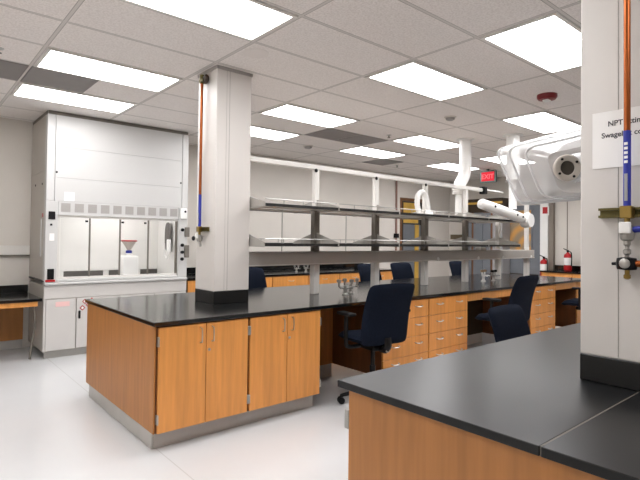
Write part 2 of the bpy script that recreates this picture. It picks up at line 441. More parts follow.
t = thing('end_panel', 'broad plain maple panel with grey kick closing the left end of the long bench', 'panel', (1.374, 3.373, 0))
obj('panel_board', box(B(), 0.0, 0.01, 0.0, 1.612, TOEZ, CT0 - 0.001), 'wood_shaded', t)
obj('toe_kick', box(B(), 0.026, 0.038, 0.085, 1.6, 0.0, TOEZ - 0.001), 'toe', t)
# knee spaces: back panel, its grey kick, apron rail
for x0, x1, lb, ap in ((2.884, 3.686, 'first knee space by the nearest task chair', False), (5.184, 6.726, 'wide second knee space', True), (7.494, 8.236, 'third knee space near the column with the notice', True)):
    t = thing('knee_space_panel', ('shade-darkened brown' if ap else 'brown') + ' wooden back panel of the ' + lb, 'panel', (x0, 4.1, 0))
    obj('back_panel', box(B(), -0.014, x1 - x0 + 0.014, 0.0, 0.02, TOEZ, CT0 - 0.001), 'dkbrown' if ap else 'wood_shaded', t)  # panels behind an apron carry the under-counter shade in their colour
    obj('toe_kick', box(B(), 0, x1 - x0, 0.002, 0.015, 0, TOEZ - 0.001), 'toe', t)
    if ap:
        t = thing('apron_rail', 'narrow maple rail over the ' + lb, 'rail', (x0, F1, 0))
        a = obj('rail_front', box(B(), 0.002, x1 - x0 - 0.002, -0.02, 0.0, 0.79, CT0 - 0.004, 0.002), 'wood', t)
        obj('drawer_box', box(B(), 0.05, x1 - x0 - 0.05, 0.001, 0.5, 0.8, CT0 - 0.006), 'wood_dark', t)

ct = obj('countertop', box(B(), 1.352, 8.66, 3.335, 4.995, CT0, CT1, 0.004, 2), 'black')
tag(ct, 'long glossy black worktop of the bench with the shelf rack', 'worktop')

# ------------------------------------------------------------------ front bench (bottom right)
for y0, y1, lb in ((0.678, 1.537, 'grey-sheened black worktop slab of the front bench, side nearer the chairs'), (-0.185, 0.674, 'darker black worktop slab of the front bench at the lower right corner')):
    c2 = obj('countertop', box(B(), 1.415, 6.6, y0, y1, CT0, CT1, 0.003, 2), 'black_worn'); tag(c2, lb, 'worktop')
j = obj('joint_strip', box(B(), 1.42, 6.59, 0.674, 0.678, CT0, CT1 - 0.0006), 'bronze'); tag(j, 'thin pale joint line between the two front worktop slabs', 'joint')
ep2 = obj('end_panel', box(B(), 1.444, 1.46, -0.165, 1.494, 0.0, CT0 - 0.001), 'wood_shaded'); tag(ep2, 'maple end panel of the front bench, lower right of the picture', 'panel')
t = thing('base_cabinet', 'maple two-door cabinet at the front bench corner, only its steel hinge showing', 'cabinet', (1.462, 1.5, 0))
obj('carcass', box(B(), 0.0, 0.9, -0.7, -0.003, 0.0, CT0 - 0.001), 'wood_dark', t)
for k, (a, b) in enumerate(((0.004, 0.448), (0.452, 0.896))):
    dr = obj('door', box(B(), a, b, -0.001, 0.02, TOEZ, CT0 - 0.012, 0.002), 'wood', t)
    for hz in (0.75, 0.235): obj('hinge', box(B(), -0.016 if k == 0 else b - 0.01, 0.008 if k == 0 else b + 0.004, 0.0, 0.026, hz - 0.04, hz + 0.04, 0.003), 'steel', dr)
    obj('handle', box(B(), (b - 0.05) if k == 0 else a + 0.04, (b - 0.04) if k == 0 else a + 0.05, 0.02, 0.045, 0.74, 0.84, 0.003), 'chrome', dr)
t = thing('base_cabinet', 'maple cabinet of the front bench beyond the knee space of the low chair', 'cabinet', (4.35, 1.5, 0))
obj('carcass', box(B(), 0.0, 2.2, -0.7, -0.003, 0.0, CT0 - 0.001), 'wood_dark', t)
for k in range(3): obj('door', box(B(), 0.01 + 0.735 * k, 0.73 + 0.735 * k, -0.001, 0.02, TOEZ, CT0 - 0.012, 0.002), 'wood', t)

# ------------------------------------------------------------------ pillars
def pillar(name, x0, x1, y0, y1, label, seams):
    t = thing(name, label, 'pillar', (0, 0, 0)); t['kind'] = 'structure'
    obj('column_casing', box(B(), x0, x1, y0, y1, CT1 + 0.112, CEIL - 0.001, 0.006, 2), 'pillar', t)
    obj('black_base', box(B(), x0 - 0.001, x1 + 0.001, y0 - 0.001, y1 + 0.001, CT1 + 0.001, CT1 + 0.112, 0.003), 'blackbase', t)
    bm = box(B(), x0 - 0.006, x1 + 0.006, y0 - 0.006, y1 + 0.006, CEIL - 0.03, CEIL - 0.001)
    obj('top_trim', bm, 'greyvent', t)
    bm = B()
    for s in seams: box(bm, *s)
    obj('casing_seam', bm, 'line', t)
    return t
pillar('pillar', 2.147, 2.51, 3.967, 4.33, 'square white pillar standing on the long bench, copper pipe on its side',
       [(2.2765, 2.2795, 3.9655, 3.9667, CT1 + 0.12, CEIL - 0.03), (2.2465, 2.248, 3.9655, 3.9667, CT1 + 0.12, CEIL - 0.03)])
pillar('pillar', 2.243, 2.66, 0.478, 0.898, 'wide grey pillar at the right edge with a paper notice',
       [(2.2415, 2.2427, 0.7485, 0.7505, CT1 + 0.12, CEIL - 0.03)])

# copper gas drop on pillar 1 and pillar 2
def gas_drop(x, y, ztop, zblue, zval, label, r, full):
    t = thing('gas_pipe', label, 'pipe', (x, y, 0))
    obj('copper_tube', tube(B(), [(0, 0, zblue), (0, 0, ztop)], r, 12), 'copper', t, True)
    bl = obj('blue_marker', tube(B(), [(0, 0, zval + 0.08), (0, 0, zblue)], r * 1.12, 12), 'blue', t, True)
    ln = zblue - zval - 0.08
    obj('white_lettering', box(B(), -r * 1.2, -r * 1.05, -r * 0.45, r * 0.45, zval + 0.1, zval + 0.1 + ln * 0.36), 'locker_l', bl)
    if full:
        for i in range(5): obj('white_lettering', box(B(), -r * 1.2, -r * 1.05, -r * 0.5, r * 0.5, zval + 0.1 + ln * (0.5 + 0.06 * i), zval + 0.1 + ln * (0.535 + 0.06 * i)), 'white', bl)
    # strut channel
    L = 0.2 if full else 0.13
    bm = B(); wx = 0.04 if full else 0.025
    box(bm, 0.028, 0.03 + wx * 0.4, -L if full else -L * 0.95, L * 0.55 if full else 0.03, zval + 0.035, zval + 0.075)
    box(bm, 0.008, 0.028, -L if full else -L * 0.95, L * 0.55 if full else 0.03, zval + 0.035, zval + 0.045); box(bm, 0.008, 0.028, -L if full else -L * 0.95, L * 0.55 if full else 0.03, zval + 0.065, zval + 0.075)
    obj('strut_channel', bm, 'olive', t)
    obj('pipe_clamp', box(B(), -r * 1.7, 0.02, -r * 1.8, r * 1.8, zval + 0.03, zval + 0.08, 0.004), 'brass', t)
    bm = tube(B(), [(0, 0, zval - 0.02), (0, 0, zval + 0.08)], r * 0.9, 10)
    obj('pipe_end', bm, 'brass', t, True)
    v = obj('ball_valve', lathe(B(), [(r * 1.2, 0.032), (r * 1.9, 0.025), (r * 2.2, 0.0), (r * 1.9, -0.025), (r * 1.2, -0.032)], (0, 0, zval - 0.028), 'Z', 14), 'steel', t, True)
    obj('white_tag', box(B(), -r * 2.6, -r * 1.6, -r * 1.7, r * 1.7, zval - 0.03, zval + 0.015, 0.003), 'white', t)
    if full:
        obj('blue_lever', tube(B(), [(0, -0.02, zval - 0.015), (0, -0.05, zval - 0.012), (0, -0.14, zval - 0.012)], 0.013, 10), 'blue', t, True)
        bm = lathe(B(), [(0.010, 0.0), (0.013, -0.01), (0.013, -0.025), (0.008, -0.03), (0.008, -0.04), (0.014, -0.045), (0.014, -0.06), (0.008, -0.065), (0.008, -0.08)], (0, 0, zval - 0.05), 'Z', 12)
        obj('fitting', bm, 'steel', t, True)
        bm = lathe(B(), [(0.012, -0.025), (0.034, -0.022), (0.038, 0.0), (0.034, 0.022), (0.012, 0.026)], (0, 0.002, zval - 0.15), 'Z', 18)
        bm2 = bm; tube(bm2, [(0, 0.03, zval - 0.15), (0, 0.055, zval - 0.152)], 0.006, 8)
        obj('regulator', bm2, 'plastic', t, True)
        obj('regulator_gauge', lathe(B(), [(0.018, 0), (0.02, -0.006), (0.017, -0.008)], (-0.036, -0.004, zval - 0.148), 'X', 16), 'steel', t, True)
        obj('drain_stub', lathe(B(), [(0.009, 0.0), (0.009, -0.02), (0.013, -0.022), (0.013, -0.035), (0.006, -0.04)], (0, 0, zval - 0.172), 'Z', 12), 'brass', t, True)
        obj('outlet_stub', tube(B(), [(0, -0.03, zval - 0.148), (0, -0.09, zval - 0.148), (0, -0.1, zval - 0.14)], 0.014, 10), 'copper', t, True)
    else:
        obj('outlet_elbow', tube(B(), [(0, 0, zval - 0.05), (-0.01, -0.03, zval - 0.07), (-0.012, -0.045, zval - 0.1)], 0.012, 8), 'steel', t, True)
        obj('valve_knob', lathe(B(), [(0.02, 0.0), (0.022, -0.012), (0.014, -0.02)], (-0.035, 0.03, zval - 0.03), 'X', 12), 'plastic', t, True)
        bm = box(B(), -0.02, 0.034, -0.05, 0.02, ztop - 0.04, ztop - 0.015); tube(bm, [(0, 0, ztop - 0.05), (0, 0, ztop + 0.03)], r * 1.5, 10)
        obj('top_bracket', bm, 'olive', t)
        obj('bracket_disc', lathe(B(), [(0.04, 0.0), (0.045, -0.012), (0.03, -0.03)], (0.02, -0.06, ztop - 0.02), 'X', 16), 'dkbrown', t, True)
    return t
gas_drop(2.1105, 4.19, 2.985, 1.905, 1.53, 'thin copper gas pipe with blue sleeve on the left side of the bench pillar', 0.013, False)
gas_drop(2.205, 0.705, 3.05, 1.95, 1.57, 'copper gas pipe with blue label sleeve on the pillar with the paper notice', 0.0125, True)

# notice sheet on pillar 2
t = thing('paper_notice', 'white paper notice with two lines of grey serif text on the right pillar', 'notice', (2.2405, 0.848, 1.932))
def nz_(y): return 0.0
bm = box(B(), -0.0012, 0.0, -0.36, 0.0, -0.118, 0.118)
obj('sheet', bm, 'paper', t)
R = Matrix(((0, 0, -1, 0), (-1, 0, 0, 0), (0, 1, 0, 0), (0, 0, 0, 1)))   # text x -> -Y, text y -> Z, facing -X
def place(y, z): return Matrix.Translation((-0.0016, y, z)) @ R
text('lettering', 'NPT fitting', 0.03, 'ink', t, place(-0.06, 0.055), 0.0004, 0.0006)
text('lettering', 'Swagelok conns', 0.03, 'ink', t, place(-0.036, 0.008), 0.0004, 0.0006)

# ------------------------------------------------------------------ fume hood
HX0, HX1, HF, HB_ = 1.362, 3.213, 6.76, 7.67
t = hood = thing('fume_hood', 'tall white laboratory fume hood with glass sash against the back wall', 'fume hood', (HX0, HF, 0))
W = HX1 - HX0; D = HB_ - HF
M['hood_side'] = mat('grey_enamel_side', (190, 184, 176), 0.5, vary=0.015)
bm = box(B(), 0, 0.02, 0.101, D, 0.965, 2.315); obj('side_panel', bm, 'hood_side', t)
bm = box(B(), 0, 0.02, 0.101, D, 2.318, 3.01); obj('side_panel', bm, 'hood_side', t)
bm = box(B(), W - 0.02, W, 0.101, D, 0.965, 3.01); obj('side_panel', bm, 'hood_side', t)
obj('top_closure', box(B(), 0.003, W - 0.003, 0.02, D, 3.012, 3.055), 'bronze', t)
# posts
pl = obj('corner_post', box(box(B(), 0, 0.135, 0, 0.1, 0.935, 1.942, 0.004), 0, 0.09, 0, 0.1, 1.943, 3.01, 0.004), 'hood', t)
pr = obj('corner_post', box(box(B(), W - 0.135, W, 0, 0.1, 0.935, 1.942, 0.004), W - 0.09, W, 0, 0.1, 1.943, 3.01, 0.004), 'hood', t)
# front panels in three rows
for z0, z1 in ((2.6185, 3.01), (2.2345, 2.6165), (1.9425, 2.2325)):
    obj('front_panel', box(B(), 0.095, W - 0.095, 0.006, 0.03, z0, z1, 0.0015, 1), 'hood', t)
obj('panel_backing', box(B(), 0.1, W - 0.1, 0.031, 0.036, 1.95, 3.0), 'hood', t)
obj('vent_band', box(B(), 0.14, W - 0.14, 0.006, 0.03, 1.772, 1.941, 0.001), 'hood', t)
for k in range(10):
    x = 0.165 + k * 0.1575
    bm = box(B(), x + 0.005, x + 0.112, 0.004, 0.0058, 1.81, 1.92)
    for q in range(6): box(bm, x + 0.01, x + 0.107, 0.002, 0.004, 1.817 + q * 0.017, 1.824 + q * 0.017)
    obj('vent_grille', bm, 'greyvent', t)
# interior
obj('interior_back', box(B(), 0.03, W - 0.03, D - 0.2, D - 0.18, 1.03, 1.95), 'hood_in', t)
bm = B()
for a, b in ((0.06, 0.28), (0.36, 0.9), (0.96, 1.4), (1.44, 1.75)): box(bm, a, b, D - 0.197, D - 0.19, 0.945, 1.025)
M['slot'] = mat('grey_slot', (92, 88, 84), 0.6)
bm = B()
for a, b in ((0.1, 0.3), (0.38, 0.9), (0.98, 1.4), (1.44, 1.75)): box(bm, a, b, D - 0.197, D - 0.19, 0.95, 1.022)
obj('baffle_slot', bm, 'slot', t)
obj('interior_lining', box(B(), 0.03, W - 0.03, D - 0.19, D - 0.17, 0.94, 1.03), 'hood_in', t)
bm = box(B(), 0.136, 0.15, 0.101, D - 0.2, 0.945, 1.95); obj('interior_side', bm, 'hood_in', t)
bm = box(B(), W - 0.15, W - 0.136, 0.101, D - 0.2, 0.945, 1.95); obj('interior_side', bm, 'hood_in', t)
obj('interior_roof', box(B(), 0.03, W - 0.03, 0.04, D - 0.2, 1.955, 1.97), 'hood_in', t)
obj('hood_lamp', box(B(), 0.4, W - 0.4, 0.22, 0.36, 1.93, 1.95), 'hoodlamp', t)
obj('work_surface', box(B(), 0.02, W - 0.02, 0.05, D - 0.17, 0.925, 0.944), 'hood', t)
# sash
ss = obj('sash_frame', box(box(box(B(), 0.138, W - 0.138, 0.035, 0.06, 1.742, 1.77), 0.138, W - 0.138, 0.035, 0.06, 0.972, 0.995), 0.138, 0.165, 0.035, 0.06, 0.995, 1.742), 'alu', t)
obj('sash_stile', box(B(), W - 0.165, W - 0.138, 0.035, 0.06, 0.995, 1.742), 'bronze', ss)
for x in (0.522, 0.905, 1.29):
    obj('sash_mullion', box(B(), x - 0.008, x + 0.008, 0.032, 0.058, 0.995, 1.742), 'bronze', ss)
xs = [0.165, 0.522, 0.905, 1.29, W - 0.165]
for a, b in zip(xs[:-1], xs[1:]):
    obj('sash_pane', box(B(), a + 0.013, b - 0.013, 0.044, 0.048, 0.996, 1.741), 'glass', ss)
for x in (0.49, 0.945, 1.25): obj('sash_latch', box(B(), x - 0.03, x + 0.005, 0.02, 0.03, 1.69, 1.715, 0.003), 'plastic', ss)
obj('sill', box(B(), 0.0, W, -0.035, 0.1, 0.905, 0.934, 0.01, 2), 'hood', t)
obj('lower_sill', box(B(), 0.136, W - 0.136, 0.0, 0.055, 0.936, 0.97, 0.008, 2), 'hood', t)
# switches and fittings on the posts
obj('bolt_cover', lathe(B(), [(0.013, 0.0), (0.013, -0.005), (0.006, -0.007)], (0.112, 0.006, 2.3), 'Y', 12), 'plastic', pl, True)
obj('bolt_cover', lathe(B(), [(0.013, 0.0), (0.013, -0.005), (0.006, -0.007)], (W - 0.112, 0.006, 2.3), 'Y', 12), 'plastic', pr, True)
obj('electric_outlet', box(B(), 0.03, 0.105, -0.012, 0.0, 1.712, 1.81, 0.004), 'plastic', pl)
o = obj('electric_outlet', box(B(), 0.03, 0.105, -0.012, 0.0, 0.975, 1.105, 0.004), 'plastic', pl)
obj('red_strip', box(B(), 0.01, 0.12, -0.008, 0.0, 0.945, 0.97, 0.002), 'red', pl)
obj('white_sticker', box(B(), 0.045, 0.1, -0.002, 0.0, 1.45, 1.54), 'paper', pl)
obj('switch', box(B(), 0.05, 0.075, -0.01, 0.0, 1.635, 1.66, 0.003), 'plastic', pl)
obj('monitor_box', box(B(), W - 0.12, W - 0.02, -0.03, 0.0, 1.78, 1.93, 0.006, 2), 'white', pr)
obj('monitor_dial', lathe(B(), [(0.016, 0), (0.016, -0.006), (0.008, -0.008)], (W - 0.05, -0.03, 1.885), 'Y', 12), 'plastic', pr, True)
for z in (1.62, 1.40, 1.30, 1.2):
    obj('service_knob', lathe(B(), [(0.008, 0.0), (0.008, -0.02), (0.024, -0.022), (0.024, -0.045), (0.014, -0.05)], (W - 0.09, 0.0, z), 'Y', 12), 'plastic', pr, True)
obj('electric_outlet', box(B(), W - 0.045, W + 0.03, -0.014, -0.0005, 1.52, 1.66, 0.004), 'bronze', pr)
obj('electric_outlet', box(B(), W - 0.045, W + 0.03, -0.014, -0.0005, 1.22, 1.4, 0.004), 'bronze', pr)
M['pape2'] = mat('pale_label', (230, 228, 234), 0.7)
obj('paper_label', box(B(), 0.2, 0.32, 0.002, 0.0055, 1.95, 2.06), 'pape2', t)
obj('side_rail', box(B(), -0.012, 0.0, 0.2, 0.235, 1.25, 1.72, 0.003), 'hood', t)
obj('red_sticker', box(B(), -0.003, 0.0, 0.13, 0.2, 1.74, 1.79), 'red', t)
obj('side_edge_strip', box(B(), -0.004, 0.02, 0.02, D, 0.94, 0.96), 'blackbase', t)
for yy, z in ((0.62, 2.17), (0.22, 2.16), (0.24, 1.62)): obj('bolt_cover', lathe(B(), [(0.014, 0.0), (0.014, -0.005), (0.006, -0.007)], (0.0, yy, z), 'X', 12), 'plastic', t, True)

# cabinet under the hood
t = thing('hood_base_cabinet', 'grey-white steel cabinet under the fume hood', 'cabinet', (HX0, HF, 0))
obj('carcass', box(B(), 0.004, W - 0.004, 0.02, D - 0.01, 0.09, 0.9), 'hood_side', t)
obj('toe_kick', box(B(), 0.03, W - 0.03, 0.07, 0.1, 0, 0.089), 'toe', t)
M['cab'] = mat('cabinet_enamel', (206, 202, 198), 0.4, vary=0.012)
obj('top_rail', box(B(), 0.0, W, 0.0, 0.019, 0.735, 0.9, 0.003), 'cab', t)
obj('side_stile', box(B(), 0.0, 0.022, 0.0, 0.019, 0.09, 0.73, 0.002), 'cab', t)
for a, b in ((0.026, 0.362), (0.372, 0.9), (0.91, 1.37), (1.38, W - 0.004)):
    dr = obj('door', box(B(), a, b, -0.004, 0.019, 0.1, 0.728, 0.004, 2), 'cab', t)
    if a == 0.026: obj('pink_label', box(B(), 0.13, 0.29, -0.006, -0.0042, 0.635, 0.695), 'pink', dr)
    if a == 0.372:
        obj('lock', box(B(), 0.392, 0.415, -0.03, -0.0042, 0.47, 0.57, 0.006, 2), 'plastic', dr)
        bm = B()
        for cx, cz in ((0.47, 0.68), (0.55, 0.69), (0.44, 0.6), (0.51, 0.635)):
            prism(bm, [(cx - 0.035, -0.0055, cz), (cx, -0.0055, cz - 0.035), (cx + 0.035, -0.0055, cz), (cx, -0.0055, cz + 0.035)], (0, 0.001, 0))
        obj('hazard_sticker', bm, 'red', dr)
        bm = B()
        for cx, cz in ((0.47, 0.68), (0.55, 0.69), (0.44, 0.6), (0.51, 0.635)):
            prism(bm, [(cx - 0.02, -0.0065, cz), (cx, -0.0065, cz - 0.02), (cx + 0.02, -0.0065, cz), (cx, -0.0065, cz + 0.02)], (0, 0.0008, 0))
        obj('hazard_sticker_center', bm, 'paper', dr)

# things inside the hood
M['taupewhite'] = mat('cloudy_plastic', (206, 196, 186), 0.5, vary=0.03)
t = thing('waste_container', 'white plastic waste container with red-rimmed funnel inside the fume hood', 'container', (2.5, 7.12, 0.9445))
bm = box(B(), -0.11, 0.11, -0.09, 0.09, 0.0, 0.3, 0.02, 3)
obj('container_body', bm, 'white', t, True)
obj('container_neck', lathe(B(), [(0.05, 0.3), (0.05, 0.33), (0.035, 0.335)], n=16), 'white', t, True)
obj('blue_cap', lathe(B(), [(0.042, 0.335), (0.042, 0.37), (0.03, 0.375)], n=16), 'blue', t, True)
obj('funnel', lathe(B(), [(0.02, 0.375), (0.035, 0.40), (0.08, 0.47), (0.098, 0.5), (0.092, 0.5), (0.02, 0.4)], n=20), 'taupewhite', t, True)
obj('red_lid', lathe(B(), [(0.112, 0.5), (0.112, 0.515), (0.09, 0.52)], n=20), 'red', t, True)
t = thing('hanging_paddle', 'dark oval paddle with white cord hung on the inner right wall of the hood', 'paddle', (3.02, 7.0, 1.52))
bm = pillow(B(), 0.2, 0.42, 0.03, 3.5, 10, lambda p: Vector((p.y, p.x, p.z)))
obj('paddle', bm, 'slot', t, True)
obj('white_cord', tube(B(), [(-0.02, -0.04, -0.1), (-0.035, -0.1, -0.15), (-0.03, -0.11, -0.25), (-0.03, -0.05, -0.33), (-0.03, 0.03, -0.28), (-0.03, 0.05, -0.1)], 0.012, 8), 'white', t, True)
obj('cord_box', box(B(), -0.04, -0.015, -0.16, -0.05, -0.22, -0.04, 0.006), 'white', t)

# ------------------------------------------------------------------ desk left of hood, wall raceway
t = thing('writing_desk', 'low black-topped bench with bent steel leg at the left edge beside the fume hood', 'desk', (0, 6.75, 0))
obj('desk_top', box(B(), XL + 0.01, 1.345, 0.0, 0.905, 0.715, 0.75, 0.004), 'black', t)
obj('upstand', box(B(), XL + 0.01, 1.345, 0.88, 0.905, 0.751, 0.85, 0.003), 'black', t)
obj('apron', box(B(), XL + 0.01, 1.30, 0.02, 0.04, 0.655, 0.714), 'wood', t)
for x in (1.275, -0.6):
    obj('leg', tube(B(), [(x - 0.06, 0.10, 0.70), (x - 0.005, 0.10, 0.66), (x + 0.02, 0.11, 0.45), (x - 0.01, 0.12, 0.2), (x - 0.03, 0.12, 0.012)], 0.013, 8), 'bronze', t, True)
pn = obj('wall_panel', box(B(), XL + 0.01, 1.30, YB - 0.03, YB - 0.013, 0.12, 0.71), 'wood_shaded'); tag(pn, 'brown wooden panel on the wall under the low black bench', 'panel')
t = thing('wall_raceway', 'pale grey cable raceway along the wall left of the fume hood', 'raceway', (0, YB, 0))
obj('channel', box(B(), XL + 0.01, 1.355, -0.055, -0.001, 1.252, 1.375, 0.004), 'alu', t)
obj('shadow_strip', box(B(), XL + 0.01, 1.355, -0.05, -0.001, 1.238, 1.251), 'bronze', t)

# ------------------------------------------------------------------ bench along the back wall
t0 = 3.235
wds = [3.235, 3.99, 4.745, 5.515, 6.265, 7.02, 7.75]
for i, (a, b) in enumerate(zip(wds[:-1], wds[1:])):
    lb = ['maple base cabinet against the back wall next to the fume hood', 'maple base cabinet against the back wall hidden by the bench pillar',
          'maple base cabinet against the back wall, first seen right of the bench pillar', 'maple base cabinet against the back wall behind the gas taps',
          'maple base cabinet against the back wall behind the far chair backs', 'maple base cabinet at the far end of the back wall bench'][i]
    t = thing('base_cabinet', lb, 'cabinet', (a, 6.79, 0), 0, 'base cabinets along the back wall')
    w = b - a
    obj('carcass', box(B(), 0.004, w - 0.004, 0, 0.85, TOEZ, CT0 - 0.001), 'wood_dark', t)
    obj('toe_kick', box(B(), 0, w, 0.06, 0.09, 0, TOEZ - 0.001), 'toe', t)
    dr = obj('drawer', box(B(), 0.008, w - 0.008, -0.02, -0.001, 0.69, CT0 - 0.012, 0.002), 'wood', t)
    obj('handle', pull_x(B(), w / 2, -0.02, 0.8), 'chrome', dr, True)
    for k, (p, q) in enumerate(((0.008, w / 2 - 0.003), (w / 2 + 0.003, w - 0.008))):
        dr = obj('door', box(B(), p, q, -0.02, -0.001, TOEZ + 0.004, 0.685, 0.002), 'wood', t)
        obj('handle', pull_z(B(), q - 0.04 if k == 0 else p + 0.04, -0.02, 0.6), 'chrome', dr, True)
t = thing('countertop', 'black worktop with upstand along the back wall', 'worktop', (0, 0, 0))
obj('slab', box(B(), 3.232, 7.77, 6.755, 7.655, CT0, CT1, 0.004), 'black', t)
obj('upstand', box(B(), 3.232, 7.77, 7.632, 7.655, CT1 + 0.001, CT1 + 0.1, 0.003), 'black', t)
t = thing('paper_tray', 'dark letter tray holding white papers on the far end of the back bench', 'tray', (7.35, 7.2, CT1 + 0.001))
bm = box(B(), -0.17, 0.17, -0.12, 0.12, 0, 0.015); box(bm, -0.17, -0.15, -0.12, 0.12, 0.015, 0.17); box(bm, 0.15, 0.17, -0.12, 0.12, 0.015, 0.17); box(bm, -0.15, 0.15, -0.12, 0.12, 0.08, 0.09)
obj('tray_body', bm, 'plastic', t)
bm = box(B(), -0.13, 0.13, -0.125, 0.1, 0.016, 0.05); obj('paper_stack', bm, 'paper', t)
bm = box(B(), -0.14, 0.13, -0.13, 0.1, 0.091, 0.125); obj('paper_stack', bm, 'paper', t)

# gas taps (turrets)
def gas_tap(x, y, z, label, s=1.0, rot=0.0, cols=('chrome', 'steel', 'steel')):
    t = thing('gas_tap', label, 'gas tap', (x, y, z), rot, 'laboratory gas taps')
    obj('tap_base', lathe(B(), [(0.033 * s, 0), (0.033 * s, 0.008 * s), (0.018 * s, 0.02 * s), (0.018 * s, 0.075 * s), (0.022 * s, 0.085 * s), (0.006, 0.1 * s)], n=16), cols[0], t, True)
    for sg in (-1, 1):
        a = obj('tap_arm', tube(B(), [(0, 0, 0.065 * s), (sg * 0.05 * s, 0, 0.07 * s), (sg * 0.062 * s, 0, 0.085 * s), (sg * 0.064 * s, 0, 0.12 * s)], 0.011 * s, 10), cols[1], t, True)
        obj('tap_knob', lathe(B(), [(0.008 * s, 0.118 * s), (0.024 * s, 0.122 * s), (0.024 * s, 0.145 * s), (0.012 * s, 0.15 * s)], (sg * 0.064 * s, 0, 0), n=12), cols[2], a, True)
        obj('hose_nozzle', tube(B(), [(sg * 0.05 * s, 0, 0.075 * s), (sg * 0.055 * s, -0.05 * s, 0.075 * s), (sg * 0.055 * s, -0.07 * s, 0.07 * s)], [0.009 * s, 0.008 * s, 0.006 * s], 8), cols[1], a, True)
    return t
gas_tap(3.655, 3.86, CT1 + 0.0005, 'nearer twin gas tap on the long bench, beside the nearest task chair', 1.1, -0.5)
gas_tap(3.815, 3.94, CT1 + 0.0005, 'second twin gas tap close behind the nearer one on the long bench', 1.1, -0.5)
M['tan'] = mat('tan_brass', (168, 138, 108), 0.35, metal=0.4, vary=0.1)
gas_tap(6.62, 4.02, CT1 + 0.0005, 'tan and white gas tap on the far half of the long bench', 1.15, 0.3, ('white', 'white', 'tan'))
gas_tap(6.82, 3.97, CT1 + 0.0005, 'dark-knobbed gas tap beside the tan one on the far half of the bench', 1.1, 0.2, ('chrome', 'steel', 'plastic'))
gas_tap(5.5, 7.1, CT1 + 0.0005, 'small chrome gas tap on the back wall bench', 0.8, 0.2)
gas_tap(5.72, 7.1, CT1 + 0.0005, 'small chrome gas tap farther right on the back wall bench', 0.8, 0.2)

# ------------------------------------------------------------------ shelf rack on the long bench
PY = 4.13
t = rack = thing('shelf_rack', 'grey two-level metal shelf rack with service raceway on the long bench', 'shelf rack', (0, PY, 0))
PX = [3.45, 4.40, 5.36, 6.31]
for x in PX:
    p = obj('upright', box(B(), x - 0.032, x + 0.032, -0.025, 0.025, 1.84, 2.26, 0.003), 'alu', t)
    p2 = obj('upright', box(B(), x - 0.04, x + 0.04, -0.03, 0.03, 1.375, 1.835, 0.003), 'bronze', t)  # darker colour between the shelves paints in the channel's shadow
for x in PX + [7.22, 8.14]:
    obj('rack_leg', box(B(), x - 0.042, x + 0.042, -0.035, 0.035, CT1 + 0.001, 1.235, 0.004), 'alu', t)
obj('upright', box(B(), 7.19, 7.25, -0.03, 0.03, 1.39, 1.86, 0.003), 'alu', t)
obj('upright', box(B(), 8.11, 8.17, -0.03, 0.03, 1.39, 2.25, 0.003), 'alu', t)
obj('top_rail', box(B(), 2.525, 6.72, -0.03, 0.03, 2.262, 2.312, 0.004), 'alu', t)
for x in PX[:3]: obj('bracket_bolt', lathe(B(), [(0.02, 0.0), (0.02, -0.008), (0.01, -0.012)], (x - 0.025, -0.03, 2.25), 'Y', 10), 'plastic', t, True)
obj('raceway', box(B(), 2.525, 8.22, -0.1, 0.1, 1.236, 1.374, 0.006), 'trough', t)
for x in (6.72, 8.07): obj('raceway_box', box(B(), x - 0.07, x + 0.07, -0.05, 0.05 if x < 8 else -0.032, 1.375, 1.42, 0.004), 'white', t)
for x in (5.52, 6.5, 7.2, 8.1): obj('outlet_cap', lathe(B(), [(0.026, 0.0), (0.026, -0.006), (0.012, -0.01)], (x, -0.1, 1.262), 'Y', 12), 'white', t, True)
obj('raceway_lip', box(B(), 2.525, 8.22, -0.102, -0.1, 1.24, 1.25), 'alu', t)
SX = [2.53] + PX[:] + [7.2]
for zz, lift in ((1.83, 0.1), (1.46, 0.115)):
    for side in (-1, 1):
        for a, b in zip(SX[:-1], SX[1:]):
            y0, y1 = (-0.375, -0.045) if side < 0 else (0.045, 0.375)
            s = obj('shelf', box(B(), a + 0.012, b - 0.012, y0, y1, zz - 0.02, zz - 0.006), 'shelf', t)
            ye = y0 if side < 0 else y1
            obj('shelf_edge', box(B(), a + 0.012, b - 0.012, ye - 0.006 + (0 if side < 0 else 0.006), ye + (0 if side < 0 else 0.006), zz - 0.025, zz + 0.002), 'shelf_edge', s)
            yr = ye + 0.012 * -side
            bm = tube(B(), [(a + 0.02, yr, zz + 0.044), (b - 0.02, yr, zz + 0.044)], 0.0045, 6)
            for q in (0.25, 0.5, 0.75):
                xq = a + (b - a) * q; tube(bm, [(xq, yr, zz), (xq, yr, zz + 0.044)], 0.004, 6)
            obj('guard_rail', bm, 'steel', s)
    for x in [2.53] + PX + [7.2]:
        bm = prism(B(), [(x - 0.004, -0.385, zz - 0.03), (x - 0.004, 0.385, zz - 0.03), (x - 0.004, 0.385, zz + 0.012), (x - 0.004, 0.03, zz + lift), (x - 0.004, -0.03, zz + lift), (x - 0.004, -0.385, zz + 0.012)], (0.008, 0, 0))
        obj('shelf_bracket', bm, 'bracket', t)
for x in (3.02, 3.93): obj('tie_rod', tube(B(), [(x, 0.02, 1.375), (x, 0.02, 1.81)], 0.005, 6), 'steel', t)

